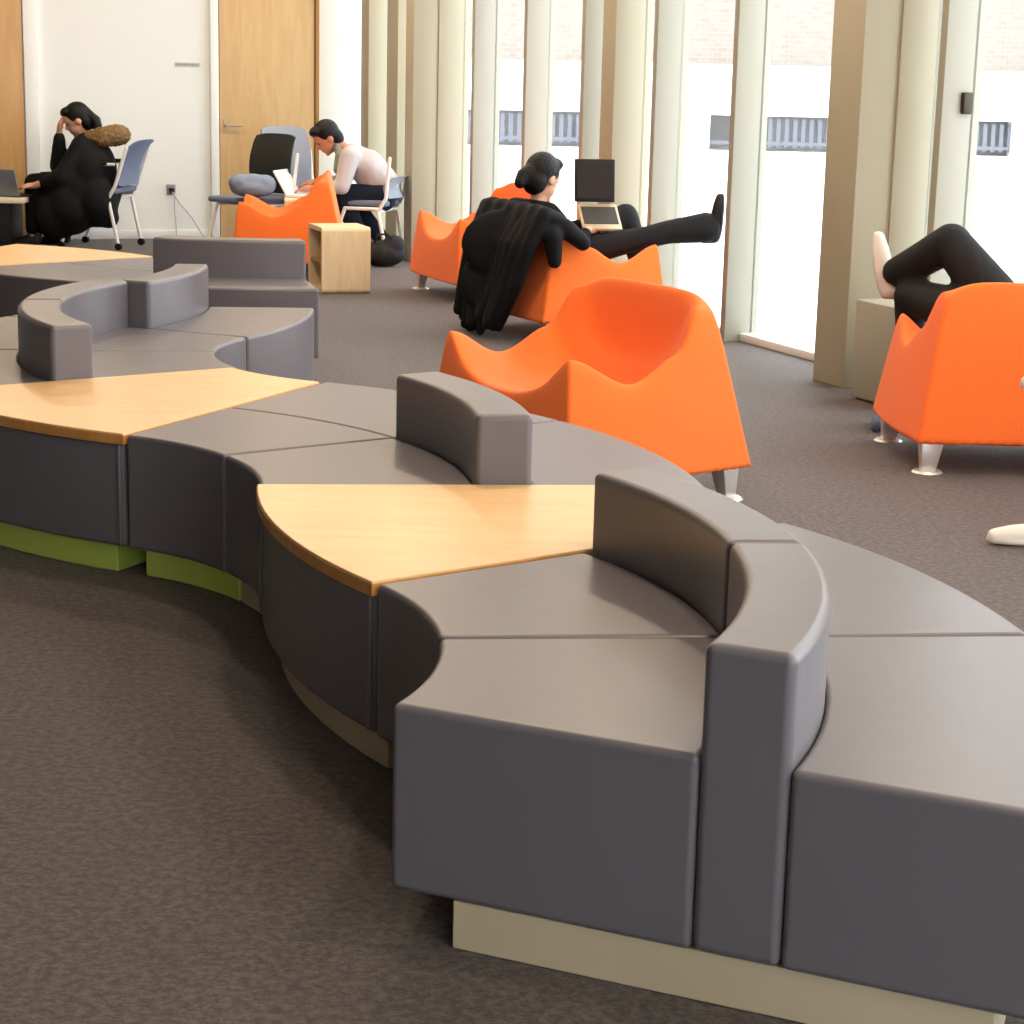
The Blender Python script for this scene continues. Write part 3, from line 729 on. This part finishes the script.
part('trousers', [[(hipc+V((0, .08, .04)), .115), (kn1, .083), (V((1.70, 8.43, .735)), .075), (an1+V((.02, -.02, .01)), .062)], [(hipc+V((-.03, -.05, .03)), .11), (V((1.80, 8.24, .56)), .095), (kn2, .074), (V((1.70, 8.52, .40)), .062), (an2+V((0, 0, .08)), .056)]], [], M['charcoal'], P=pr, og=org)
shoe('shoe', (1.56, 8.58, .585), (-.16, .05, 1), (.9, -.55, .1), M['shoe'], pr, .27, org); shoe('shoe', (1.62, 8.62, 0), (-.25, -.97, 0), (0, 0, 1), M['jeans'], pr, .26, org)
# low white heater box at the foot of the column
hbx = thing('heater_box', 'low white heater box at the foot of the deep column behind the right orange chair', 'heater', (1.79, 9.20, 0), ANG)
obj('casing', box_bm((0, 0, .24), (.36, .28, .46), None, .01), M['fin'], hbx)
obj('foot_rail', box_bm((0, 0, .006), (.32, .24, .012)), M['plate'], hbx)

# --- person at the right edge, only the white shoes show
org = V((2.5, 6.35, 0))
hd, hr, ey, L = head((2.72, 6.33, 1.10), (-1, .05, -.2), .112)
hipc = V((2.55, 6.34, .50)); sh1, sh2 = V((2.68, 6.14, .90)), V((2.68, 6.52, .90))
kn1, an1 = V((2.08, 6.22, .60)), V((1.90, 6.36, .135)); kn2, an2 = V((2.05, 6.48, .62)), V((1.98, 6.30, .60))
an2 = V((1.90, 6.30, .57))
el1, wr1 = V((2.52, 6.10, .66)), V((2.30, 6.22, .70)); el2, wr2 = V((2.52, 6.56, .66)), V((2.30, 6.46, .72))
bch = [[(V((2.69, 6.33, .95)), .05), (V((2.71, 6.33, 1.03)), .05)], [(hipc, .125), (V((2.60, 6.33, .72)), .13), (V((2.66, 6.33, .86)), .10)],
       [(sh1, .052), (el1, .04), (wr1, .027)], [(sh2, .052), (el2, .04), (wr2, .027)],
       [(hipc+V((0, -.09, 0)), .09), (kn1, .06), (an1, .04)], [(hipc+V((0, .09, 0)), .09), (kn2, .06), (an2, .04)]]
bch += hand(wr1, (-1, .2, -.2), (0, 0, 1), 1, .7) + hand(wr2, (-1, -.2, -.2), (0, 0, 1), -1, .7)
pr = blob('person', bch, hd, M['skin'], None, .010, 3, org); pr.location = org
tag(pr, 'person cut off by the right edge, only pale shoes reaching into the photo', 'person')
part('hair', [], hr, M['hair'], .010, 3, pr, org)
part('eyes', [], ey, M['hair'], .005, 0, pr, org)
part('shirt', [[(V((2.56, 6.34, .56)), .145), (V((2.60, 6.33, .72)), .15), (V((2.66, 6.33, .86)), .11)], [(sh1, .078), (el1, .058), (wr1+(el1-wr1)*.2, .044)], [(sh2, .078), (el2, .058), (wr2+(el2-wr2)*.2, .044)], [(sh1, .08), (sh2, .08)]], [], M['grey_shirt'], P=pr, og=org)
part('trousers', [[(hipc+V((0, -.09, 0)), .12), (kn1, .085), (an1+V((.0, 0, .06)), .062)], [(hipc+V((0, .09, 0)), .12), (kn2, .085), (an2+V((.06, .04, .01)), .062)], [(hipc+V((0, -.09, 0)), .11), (hipc+V((0, .09, 0)), .11)]], [], M['jeans'], P=pr, og=org)
shoe('shoe', (1.84, 6.36, 0), (-1, -.02, 0), (0, 0, 1), M['shoe'], pr, .29, org); shoe('shoe', (1.86, 6.30, .515), (-1, 0, .02), (0, .1, 1), M['shoe'], pr, .25, org)

# ------------------------------------------------------------------ small things on the end wall
def E(e, d, z): q = W(S0+d, e); return (q.x, q.y, z)
sg = thing('wall_sign', 'small grey lettered sign high on the white end wall', 'sign', E(1.565, 0, 1.445), ANG)
obj('plate', box_bm((.004, 0, 0), (.006, .215, .034), None, .001, 1), simple('sign_plate', (.55, .56, .56), .5), sg)
for i in range(9):
    h_ = .014 if i % 3 else .02
    obj('letter', box_bm((.0085, -.085+i*.021, 0), (.003, .012, h_)), M['plate'], sg, False)
ol = thing('wall_outlet', 'small grey socket low on the white end wall with cables hanging from it', 'socket', E(1.72, 0, .41), ANG)
obj('plate', box_bm((.006, 0, 0), (.012, .075, .085), None, .004), M['plate'], ol)
obj('plug', box_bm((.03, 0, -.005), (.04, .04, .04), None, .006), M['blackp'], ol)
def cable(name, label, pts, r_=.005):
    bm = bmesh.new()
    for a, b in zip(pts, pts[1:]): tube(bm, a, b, r_, None, 8)
    for p in pts: ball(bm, p, r_, None, 8, 6)
    o = obj(name, bm, M['cable']); tag(o, label, 'cable', 'cables at the wall socket'); return o
cable('power_cable', 'thin grey cable hanging straight down from the wall socket', [E(1.70, .05, .385), E(1.70, .045, .25), E(1.69, .05, .10), E(1.69, .06, .006)])
cable('power_cable', 'thin grey cable slanting down to the right from the wall socket', [E(1.72, .05, .39), E(1.66, .06, .30), E(1.56, .08, .18), E(1.49, .09, .06), E(1.46, .10, .006)])

# ------------------------------------------------------------------ light
wd = bpy.data.worlds.new('overcast'); SC.world = wd; wd.use_nodes = True
bg = wd.node_tree.nodes['Background']; bg.inputs['Color'].default_value = (.90, .95, 1, 1); bg.inputs['Strength'].default_value = 1.0
lm = bpy.data.materials.new('added_lamp_glow'); lm.use_nodes = True
em = lm.node_tree.nodes.new('ShaderNodeEmission'); em.inputs['Color'].default_value = (1, .80, .58, 1); em.inputs['Strength'].default_value = .8
lm.node_tree.links.new(em.outputs[0], lm.node_tree.nodes['Material Output'].inputs['Surface'])
LS = [(s, o) for s in (-5.5, -2.5, .5, 3.5, 6.5, 9.5, 12.5) for o in (1.4, 3.4)]  # unseen lamps added as warm fill, mainly for the seat tops
for i, (s, o) in enumerate(LS):
    q = W(s, o)
    r = thing('added_fill_lamp', 'unseen round ceiling lamp added as warm fill above the lounge', 'lamp', (q.x, q.y, CH), 0, 'added ceiling fill lamps')
    bm = bmesh.new(); tube(bm, (0, 0, -.012), (0, 0, 0), .16, .17, 24); obj('rim', bm, M['trimw'], r)
    bm = bmesh.new(); tube(bm, (0, 0, -.016), (0, 0, -.012), .13, .13, 24); obj('diffuser', bm, lm, r)
    ld = bpy.data.lights.new('added_lamp_light', 'AREA'); ld.shape = 'DISK'; ld.size = .26; ld.energy = 6.6; ld.color = (1, .78, .55)
    lo = bpy.data.objects.new('added_lamp_light', ld); COL.objects.link(lo); lo.parent = r; lo.location = (0, 0, -.03)

SC.cycles.max_bounces = 8; SC.cycles.diffuse_bounces = 5; SC.cycles.transparent_max_bounces = 16
SC.cycles.sample_clamp_indirect = 6
vs = SC.view_settings
vs.view_transform = 'Standard'; vs.look = 'None'; vs.gamma = 1; vs.use_curve_mapping = False; vs.exposure = 2.45
